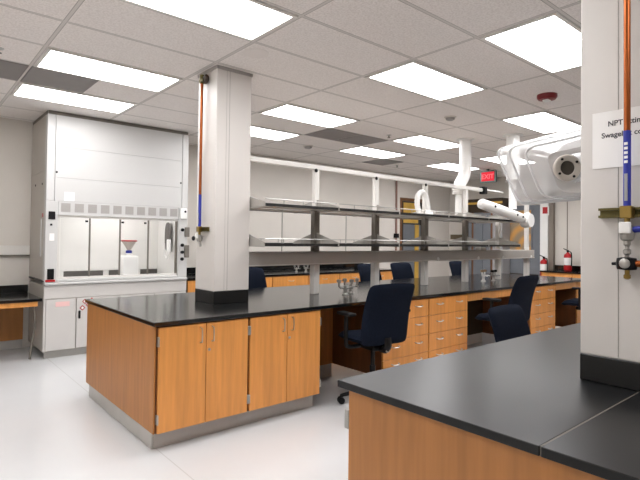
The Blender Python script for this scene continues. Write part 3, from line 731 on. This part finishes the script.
# white flexible hose resting on upper shelf
t = thing('flexible_hose', 'short white bent hose standing on the upper shelf of the rack', 'hose', (5.05, 3.97, 1.8265))
pts = [(0.0, 0, 0.02), (-0.05, 0.0, 0.12), (-0.045, 0, 0.24), (0.03, 0, 0.3), (0.11, 0, 0.26), (0.15, 0.0, 0.16), (0.18, 0, 0.06)]
def smooth(ps, k=5):
    out = []; ps = [Vector(p) for p in ps]
    for i in range(len(ps) - 1):
        p0, p1, p2, p3 = ps[max(i - 1, 0)], ps[i], ps[i + 1], ps[min(i + 2, len(ps) - 1)]
        for j in range(k):
            u = j / k
            out.append(0.5 * ((2 * p1) + (p2 - p0) * u + (2 * p0 - 5 * p1 + 4 * p2 - p3) * u * u + (3 * p1 - p0 - 3 * p2 + p3) * u ** 3))
    return out + [ps[-1]]
sp_ = smooth(pts, 6); obj('hose_tube', tube(B(), sp_, [0.032 + 0.004 * (i % 2) for i in range(len(sp_))], 12), 'white', t, True)
obj('hose_mouth', lathe(B(), [(0.042, 0.07), (0.05, 0.05), (0.062, 0.001), (0.058, 0.0), (0.03, 0.05)], (0.185, 0, 0.0), n=18), 'white', t, True)

# ------------------------------------------------------------------ exhaust pipes from the ceiling
t = thing('exhaust_pipe', 'white exhaust pipe from the ceiling with an offset bend, left of the exit sign', 'exhaust pipe', (6.53, PY + 0.17, 0))
obj('ceiling_ring', lathe(B(), [(0.13, 0), (0.13, -0.012), (0.1, -0.016)], (0.03, 0, CEIL), n=20), 'white', t, True)
obj('upper_duct', tube(B(), smooth([(0.03, 0, CEIL - 0.01), (0.03, 0, 2.9), (0.03, 0, 2.66), (0.0, 0, 2.5), (-0.1, 0, 2.38), (-0.13, 0, 2.31)], 5), 0.088, 18), 'white', t, True)
obj('duct_collar', lathe(B(), [(0.095, 2.32), (0.1, 2.3), (0.1, 2.27), (0.09, 2.26), (0.095, 2.24), (0.095, 2.21), (0.06, 2.2)], (-0.13, 0, 0), n=20), 'alu', t, True)
obj('lower_duct', tube(B(), [(-0.14, 0, 2.2), (-0.15, 0, 1.845)], 0.048, 14), 'white', t, True)
t = thing('fume_extractor', 'straight white exhaust pipe with jointed tube arm, right of the exit sign', 'exhaust pipe', (6.78, 3.65, 0))
obj('ceiling_ring', lathe(B(), [(0.14, 0), (0.14, -0.012), (0.1, -0.016)], (0, 0, CEIL), n=20), 'white', t, True)
obj('upper_duct', tube(B(), [(0, 0, CEIL - 0.01), (0, 0, 2.40)], 0.094, 18), 'white', t, True)
obj('duct_collar', lathe(B(), [(0.096, 2.40), (0.1, 2.395), (0.1, 2.37), (0.07, 2.365)], n=20), 'bronze', t, True)
obj('lower_duct', tube(B(), [(0, 0, 2.37), (0, 0, 1.98)], 0.056, 14), 'white', t, True)
ar = obj('swing_arm', tube(B(), [(-0.86, 0.0, 2.02), (-0.82, 0.0, 2.012), (-0.3, 0.0, 1.94), (0.2, 0.0, 1.865), (0.27, 0, 1.855)], [0.035, 0.07, 0.075, 0.075, 0.05], 14), 'white', t, True)
for x, z in ((-0.6, 1.985), (0.0, 1.895), (0.16, 1.872)): obj('arm_bolt', lathe(B(), [(0.016, -0.07), (0.016, -0.082), (0.006, -0.084)], (x, 0, z), 'Y', 10), 'plastic', ar, True)
obj('arm_joint', lathe(B(), [(0.1, -0.07), (0.11, -0.03), (0.11, 0.03), (0.1, 0.07)], (0.42, 0.0, 1.83), 'Y', 18), 'white', t, True)
obj('joint_link', tube(B(), [(0.25, 0, 1.857), (0.42, 0, 1.83), (0.75, 0.15, 1.93)], 0.05, 12), 'alu', t, True)
t = thing('clamp_bar', 'chrome bar with black clamp at the end of the rack top rail', 'clamp bar', (6.722, PY, 2.29))
obj('bar', tube(B(), [(0.0, -0.0, -0.005), (0.62, -0.0, -0.005)], 0.022, 10), 'chrome', t, True)
obj('clamp', box(B(), 0.02, 0.11, -0.045, 0.045, -0.06, 0.05, 0.006), 'plastic', t)

# ------------------------------------------------------------------ clear exhaust hood (near the right pillar)
rr = Vector((0.761, -0.6486, 0.0122)); uu = Vector((-0.0223, -0.0073, 0.9997)); ff = Vector((0.6484, 0.7611, 0.02))
ctr = Vector((3.487, 1.484, 2.015))
t = thing('exhaust_canopy', 'clear plastic exhaust canopy with round grey flange beside the right pillar', 'exhaust canopy', ctr)
t.matrix_world = Matrix(((rr.x, ff.x, uu.x, ctr.x), (rr.y, ff.y, uu.y, ctr.y), (rr.z, ff.z, uu.z, ctr.z), (0, 0, 0, 1)))
# local x right, y away, z up; flange centre at the origin
def rounded(poly, r, k=6):
    out = []; n = len(poly)
    for i in range(n):
        p, a, b = Vector(poly[i]), Vector(poly[i - 1]), Vector(poly[(i + 1) % n])
        s = p + (a - p).normalized() * r; e = p + (b - p).normalized() * r
        for j in range(k + 1):
            u = j / k; out.append((1 - u) ** 2 * s + 2 * u * (1 - u) * p + u * u * e)
    return out
def ring(poly, r, y): return [Vector((p[0], y(p), p[1])) for p in rounded([Vector((q[0], q[1], 0)) for q in poly], r)]
rim = [(-0.335, 0.19), (0.50, 0.40), (0.50, -0.17), (-0.16, -0.225)]
top = [(-0.13, 0.10), (0.34, 0.2), (0.34, -0.17), (-0.03, -0.165)]
def mixp(k): return [(a[0] + (b[0] - a[0]) * k, a[1] + (b[1] - a[1]) * k) for a, b in zip(rim, top)]
RS = [ring(rim, 0.07, lambda p: 0.40 - 0.1 * p[0]), ring(rim, 0.07, lambda p: 0.36 - 0.1 * p[0]), ring(mixp(0.12), 0.08, lambda p: 0.28), ring(mixp(0.3), 0.08, lambda p: 0.22),
      ring(mixp(0.42), 0.09, lambda p: 0.14), ring(mixp(0.7), 0.09, lambda p: 0.09), ring(top, 0.07, lambda p: 0.04)]
bm = B()
vr = [[bm.verts.new(p) for p in Rr] for Rr in RS]
n = len(vr[0])
for a, b in zip(vr[:-1], vr[1:]):
    for k in range(n): bm.faces.new((a[k], a[(k + 1) % n], b[(k + 1) % n], b[k]))
bm.faces.new(vr[-1])
obj('canopy_shell', bm, 'dome', t, True)
obj('canopy_rim', tube(B(), RS[0], 0.013, 8, closed=True), 'dome_rim', t, True)
for q, rr_ in ((2, 0.009), (4, 0.009)):
    obj('canopy_ridge', tube(B(), RS[q], rr_, 8, closed=True), 'dome_rim', t, True)
M['flange'] = mat('grey_flange', (196, 188, 178), 0.45, vary=0.03)
bm = B(); N = 28
prof = [(0.05, 0.03), (0.05, -0.012), (0.056, -0.016), (0.086, -0.016), (0.092, -0.01), (0.092, 0.012), (0.05, 0.03)]
rings = [[bm.verts.new((r * math.cos(2 * PI * k / N), y, r * math.sin(2 * PI * k / N))) for k in range(N)] for r, y in prof[:-1]]
for i in range(len(rings)):
    a, b = rings[i], rings[(i + 1) % len(rings)]
    for k in range(N): bm.faces.new((a[k], a[(k + 1) % N], b[(k + 1) % N], b[k]))
fl = obj('flange', bm, 'flange', t, True)
M['hole'] = mat('dark_duct_inside', (64, 58, 50), 0.6)
obj('flange_opening', lathe(B(), [(0.049, -0.004), (0.049, 0.034)], (0, 0, 0), 'Y', 24), 'hole', fl)
for a in (0.6, 2.2, 3.75, 5.3):
    obj('flange_bolt', lathe(B(), [(0.009, 0.0), (0.009, -0.006), (0.004, -0.008)], (0.071 * math.cos(a), -0.016, 0.071 * math.sin(a)), 'Y', 10), 'plastic', fl, True)
obj('collar', tube(B(), [(0.05, 0.04, 0.0), (0.19, 0.07, 0.03), (0.3, 0.1, 0.1)], [0.1, 0.1, 0.08], 18, caps=False), 'dome_rim', t, True)
obj('support_arm', tube(B(), [(0.30, 0.12, 0.1), (0.42, 0.12, 0.45), (0.42, 0.12, 1.02)], 0.035, 12), 'white', t, True)

# ------------------------------------------------------------------ end wall
for a, b, m_, lb in ((6.71, 6.97, 'brown', 'tall brown cupboard at the corner of the far end wall'), (6.455, 6.705, 'greyblue', 'tall blue-grey cupboard beside the brown corner cupboard'),
                 (6.205, 6.45, 'brown', 'tall brown cupboard between two grey ones at the far end wall'), (5.95, 6.2, 'locker_l', 'tall pale grey cupboard nearest the orange poster')):
    t = thing('tall_cupboard', lb, 'cupboard', (10.6, a, 0), 0, 'tall cupboards at the far end wall')
    obj('cupboard_body', box(B(), 0, 0.335, 0.0, b - a, 0.0, 2.2), m_, t)
    obj('cupboard_door', box(B(), -0.018, -0.001, 0.045 if m_ == 'brown' else 0.004, b - a - 0.006, 0.08, 2.19, 0.002), m_ if m_ != 'brown' else 'greyblue', t)
    obj('door_handle', box(B(), -0.03, -0.019, 0.05, 0.06, 1.2, 1.4), 'steel', t)
t = thing('storage_chest', 'long dark brown box with yellow edge lying on top of the far tall cupboards', 'box', (10.6, 5.955, 2.201))
obj('chest_body', box(B(), 0.0, 0.335, 0.0, 1.02, 0.0, 0.33, 0.004), 'dkbrown', t)
obj('yellow_edge', box(B(), -0.012, -0.001, 0.0, 1.02, 0.2, 0.25), 'gold', t)
wp = thing('wall_panelling', 'blue-grey panelling on the far end wall behind the shelf rack', 'panelling', (10.985, 5.28, 0))
obj('panel_sheet', box(B(), -0.02, 0.013, -0.07, 0.92, 0.12, 2.35), 'greyblue', wp)
obj('dark_skirting', box(B(), -0.04, -0.021, 0.0, 0.92, 0.72, 0.78), 'dkbrown', wp)
pp = thing('poster', 'orange and grey printed poster on the far end wall', 'poster', (10.955, 5.45, 1.32))
obj('poster_sheet', box(B(), -0.004, 0.0, 0.0, 0.72, 0.0, 0.92), 'orange', pp)
obj('poster_frame', box(box(box(box(B(), -0.012, 0.005, -0.03, 0.0, -0.03, 0.95), -0.012, 0.005, 0.72, 0.75, -0.03, 0.95), -0.012, 0.005, 0.0, 0.72, 0.92, 0.95), -0.012, 0.005, 0, 0.72, -0.03, 0), 'greyblue', pp)
struct('trim_2', box(B(), 10.86, 10.999, 5.03, 5.2, 0.0, CEIL - 0.001), 'white')
struct('recess_shade', box(B(), 10.9, 10.999, 4.93, 5.028, 0.0, CEIL - 0.001), 'taupe')  # taupe colour stands in for the shaded recess beside the white trim
struct('trim_4', box(B(), 10.985, 10.999, 4.66, 4.675, 1.0, CEIL - 0.001), 'taupe')
t = thing('red_wall_sign', 'small red and white sign high on the white trim above a fire extinguisher', 'sign', (10.858, 5.1, 2.2))
obj('sign_plate', box(B(), -0.008, 0, -0.1, 0.06, -0.1, 0.1, 0.003), 'paper', t)
obj('red_field', box(B(), -0.01, -0.0082, -0.07, 0.04, -0.06, 0.085), 'red', t)
def extinguisher(x, y, z, label):
    t = thing('fire_extinguisher', label, 'fire extinguisher', (x, y, z), 0, 'red fire extinguishers')
    obj('cylinder', lathe(B(), [(0.05, 0.0), (0.075, 0.012), (0.078, 0.03), (0.078, 0.3), (0.07, 0.34), (0.03, 0.37), (0.022, 0.385)], n=20), 'red', t, True)
    obj('white_label', lathe(B(), [(0.079, 0.12), (0.0795, 0.122), (0.0795, 0.27), (0.079, 0.272)], n=20), 'paper', t, True)
    obj('valve_head', box(B(), -0.02, 0.02, -0.02, 0.02, 0.385, 0.43, 0.004), 'plastic', t)
    obj('squeeze_lever', prism(B(), [(-0.01, -0.012, 0.43), (-0.01, 0.09, 0.47), (-0.01, 0.09, 0.455), (-0.01, -0.012, 0.41)], (0.02, 0, 0)), 'plastic', t)
    obj('discharge_hose', tube(B(), smooth([(0, -0.02, 0.4), (-0.03, -0.08, 0.38), (-0.05, -0.1, 0.25), (-0.05, -0.095, 0.1)], 4), 0.011, 8), 'plastic', t, True)
extinguisher(10.77, 5.07, 0.76, 'red fire extinguisher with white label hung on the white trim')
extinguisher(10.72, 4.54, CT1 + 0.001, 'red fire extinguisher standing on the black bench at the far end wall')
br = obj('wall_bracket', box(B(), 10.74, 10.859, 5.02, 5.08, 0.745, 0.758), 'steel'); tag(br, 'small steel bracket holding the hung fire extinguisher', 'bracket')
# bench on end wall
t = thing('base_cabinet', 'maple bench cabinet along the far end wall under the standing fire extinguisher', 'cabinet', (10.3, 3.0, 0))
obj('carcass', box(B(), 0.02, 0.69, 0.0, 1.91, TOEZ, CT0 - 0.001), 'wood', t)
for k in range(3): obj('drawer', box(B(), 0.0, 0.019, 0.006 + 0.635 * k, 0.63 + 0.635 * k, 0.69, CT0 - 0.01, 0.002), 'wood', t)
obj('toe_kick', box(B(), 0.08, 0.69, 0.0, 1.91, 0, TOEZ - 0.001), 'toe', t)
t = thing('countertop', 'short black worktop with upstand along the far end wall', 'worktop', (0, 0, 0))
obj('slab', box(B(), 10.27, 10.985, 2.98, 4.92, CT0, CT1, 0.004), 'black', t)
obj('upstand', box(B(), 10.955, 10.985, 2.98, 4.92, CT1 + 0.001, CT1 + 0.1), 'black', t)
# exit sign
t = thing('exit_sign', 'red illuminated exit sign in a dark frame hanging near the far ceiling', 'exit sign', (9.5, 5.69, 2.89))
M['signframe'] = mat('dark_green_frame', (52, 70, 66), 0.5, vary=0.05)
obj('sign_housing', box(B(), 0.0, 0.05, -0.2, 0.17, -0.125, 0.125, 0.006), 'signframe', t)
obj('sign_face', box(B(), -0.006, -0.0005, -0.16, 0.135, -0.095, 0.095), 'exit', t)
obj('ceiling_stem', tube(B(), [(0.025, 0, 0.12), (0.025, 0, 0.16)], 0.03, 10), 'signframe', t)
text('lettering', 'EXIT', 0.14, 'exit_text', t, Matrix.Translation((-0.008, -0.01, -0.048)) @ R, 0.001, 0.002, 'CENTER')
# dark nameplate
t = thing('wall_plaque', 'dark bronze bar plaque on the white wall right of the brown door', 'plaque', (10.99, 7.33, 1.62))
obj('plate', box(B(), -0.012, 0, -0.08, 0.3, -0.06, 0.06, 0.003), 'plaque', t)
obj('plate_end', box(B(), -0.014, 0, -0.13, -0.09, -0.06, 0.06, 0.003), 'taupe', t)
# conduit
t = thing('wall_conduit', 'thin reddish brown conduit with black boxes on the back wall left of the door', 'conduit', (8.86, YB - 0.03, 0))
M['conduit'] = mat('reddish_conduit', (150, 118, 106), 0.5, vary=0.06)
obj('conduit_tube', tube(B(), [(0, 0, 1.02), (0, 0, 2.93)], 0.022, 10), 'conduit', t, True)
for z in (2.95, 1.62): obj('junction_box', box(B(), -0.06, 0.06, -0.04, 0.028, z - 0.05, z + 0.05, 0.004), 'plastic', t)

# ------------------------------------------------------------------ task chairs
def task_chair(label, sz=0.60, low=False):
    t = thing('task_chair', label, 'chair', (0, 0, 0), 0, 'navy task chairs')
    for k in range(5):
        a = 2 * PI * k / 5 + 0.3
        c, s = math.cos(a), math.sin(a)
        obj('base_leg', tube(B(), [(0.03 * c, 0.03 * s, 0.115), (0.16 * c, 0.16 * s, 0.105), (0.30 * c, 0.30 * s, 0.075)], [0.028, 0.022, 0.016], 8), 'plastic', t, True)
        bm = B()
        for sg in (-1, 1):
            cx, cy = 0.3 * c - s * 0.016 * sg, 0.3 * s + c * 0.016 * sg
            px_ = [Vector((cx - s * 0.011 * e, cy + c * 0.011 * e, 0.0325)) for e in (-1, 1)]
            tube(bm, px_, 0.031, 14)
        tube(bm, [(0.3 * c, 0.3 * s, 0.03), (0.3 * c, 0.3 * s, 0.085)], 0.01, 8)
        obj('caster', bm, 'plastic', t, True)
    obj('gas_column', lathe(B(), [(0.045, 0.09), (0.04, 0.13), (0.028, 0.135), (0.028, 0.34), (0.02, 0.342), (0.02, sz - 0.09)], n=16), 'plastic', t, True)
    bm = box(B(), -0.1, 0.1, -0.14, 0.1, sz - 0.1, sz - 0.05, 0.012, 2)
    obj('tilt_mechanism', bm, 'plastic', t)
    obj('tilt_knob', lathe(B(), [(0.024, -0.07), (0.028, -0.04), (0.028, 0.0)], (0.0, -0.16, sz - 0.075), 'Y', 14), 'steel', t, True)
    def seatfn(p):                       # x width, z -> depth, y -> height
        y = p.z; z = p.y
        return Vector((p.x * (1 - 0.08 * max(0, -y / 0.25)), y + 0.04, sz + z - 0.03 * max(0, (y - 0.14) / 0.1) ** 2 + 0.012 * (p.x / 0.25) ** 2))
    obj('seat', pillow(B(), 0.52, 0.50, 0.085, 4.5, 14, seatfn), 'navy', t, True)
    H_ = 0.56
    def backfn(p):
        h = p.z / (H_ / 2)
        w = 0.98 - 0.02 * h - 0.06 * max(0, -h) ** 3
        x = p.x * w
        return Vector((x, p.y - 0.235 - 0.062 * h - 0.012 * h * h + 0.02 * (x / 0.26) ** 2 + 0.012 * math.cos(h * 2.2), sz + 0.245 + p.z - (0.012 * (x / 0.26) ** 2 if h > 0 else 0) * h))
    obj('backrest', pillow(B(), 0.54, H_, 0.06, 13, 22, backfn), 'navy', t, True)
    bm = tube(B(), smooth([(0, -0.12, sz - 0.08), (0, -0.19, sz - 0.08), (0, -0.225, sz - 0.03), (0, -0.215, sz + 0.03)], 4), 0.034, 8)
    obj('back_support', bm, 'plastic', t, True)
    for sg in (-1, 1):
        bm = tube(B(), smooth([(sg * 0.16, -0.02, sz - 0.06), (sg * 0.29, -0.02, sz - 0.055), (sg * 0.315, -0.02, sz), (sg * 0.315, -0.02, sz + 0.228)], 4), 0.019, 8)
        ar_ = obj('armrest', bm, 'plastic', t, True)
        obj('arm_pad', box(B(), sg * 0.315 - 0.045, sg * 0.315 + 0.045, -0.12, 0.08, sz + 0.225, sz + 0.255, 0.012, 3), 'plastic', ar_, True)
    return t
ch = task_chair('nearest navy task chair seen from behind at the first knee space of the long bench')
ch.location = (3.39, 3.2, 0); ch.rotation_euler = (0, 0, -0.17)
dup(ch, (5.50, 3.06, 0), 0.0, 'navy task chair at the second knee space, behind the low chair')
dup(ch, (7.86, 3.08, 0), 0.1, 'navy task chair at the third knee space, half hidden by the right pillar')
dup(ch, (3.52, 5.32, 0), PI, 'navy chair back just right of the bench pillar, behind the long bench')
dup(ch, (5.82, 5.32, 0), PI + 0.05, 'navy chair back behind the long bench, left of the closely paired two')
dup(ch, (6.62, 5.34, 0), PI - 0.05, 'navy chair back behind the long bench, directly above the nearest task chair')
dup(ch, (8.28, 5.32, 0), PI, 'farthest navy chair back behind the bench in front of the white end wall')
ch3 = task_chair('low navy task chair with lit rounded back showing over the front bench', 0.455)
ch3.location = (3.80, 1.82, 0); ch3.rotation_euler = (0, 0, PI - 0.02)

# ------------------------------------------------------------------ world, camera, colour
w = bpy.data.worlds.new('World'); sc.world = w; w.use_nodes = True
w.node_tree.nodes['Background'].inputs[0].default_value = (0.9, 0.95, 1, 1); w.node_tree.nodes['Background'].inputs[1].default_value = 0.05
cam = bpy.data.cameras.new('camera'); co = bpy.data.objects.new('camera', cam); C.objects.link(co)
f_px, cy = 494.75, 230.0
yaw, pitch, roll = 0.7056, 0.02, 0.0122
Fw = Vector((math.sin(yaw) * math.cos(pitch), math.cos(yaw) * math.cos(pitch), math.sin(pitch)))
Rt = Vector((math.cos(yaw), -math.sin(yaw), 0)); Up = Rt.cross(Fw)
r_ = math.cos(roll) * Rt + math.sin(roll) * Up; u_ = -math.sin(roll) * Rt + math.cos(roll) * Up
co.matrix_world = Matrix(((r_.x, u_.x, -Fw.x, 0), (r_.y, u_.y, -Fw.y, 0), (r_.z, u_.z, -Fw.z, 1.5), (0, 0, 0, 1)))
cam.sensor_fit = 'HORIZONTAL'; cam.sensor_width = 36.0; cam.lens = f_px / 640 * 36.0
cam.shift_y = (cy - 240.0) / 640.0
cam.clip_start = 0.05
sc.camera = co
sc.view_settings.view_transform = 'Standard'
sc.view_settings.look = 'None'
sc.view_settings.exposure = 0.0
sc.view_settings.gamma = 1.0
sc.cycles.use_denoising = True
sc.cycles.max_bounces = 10
sc.cycles.transparent_max_bounces = 24
sc.cycles.sample_clamp_indirect = 6
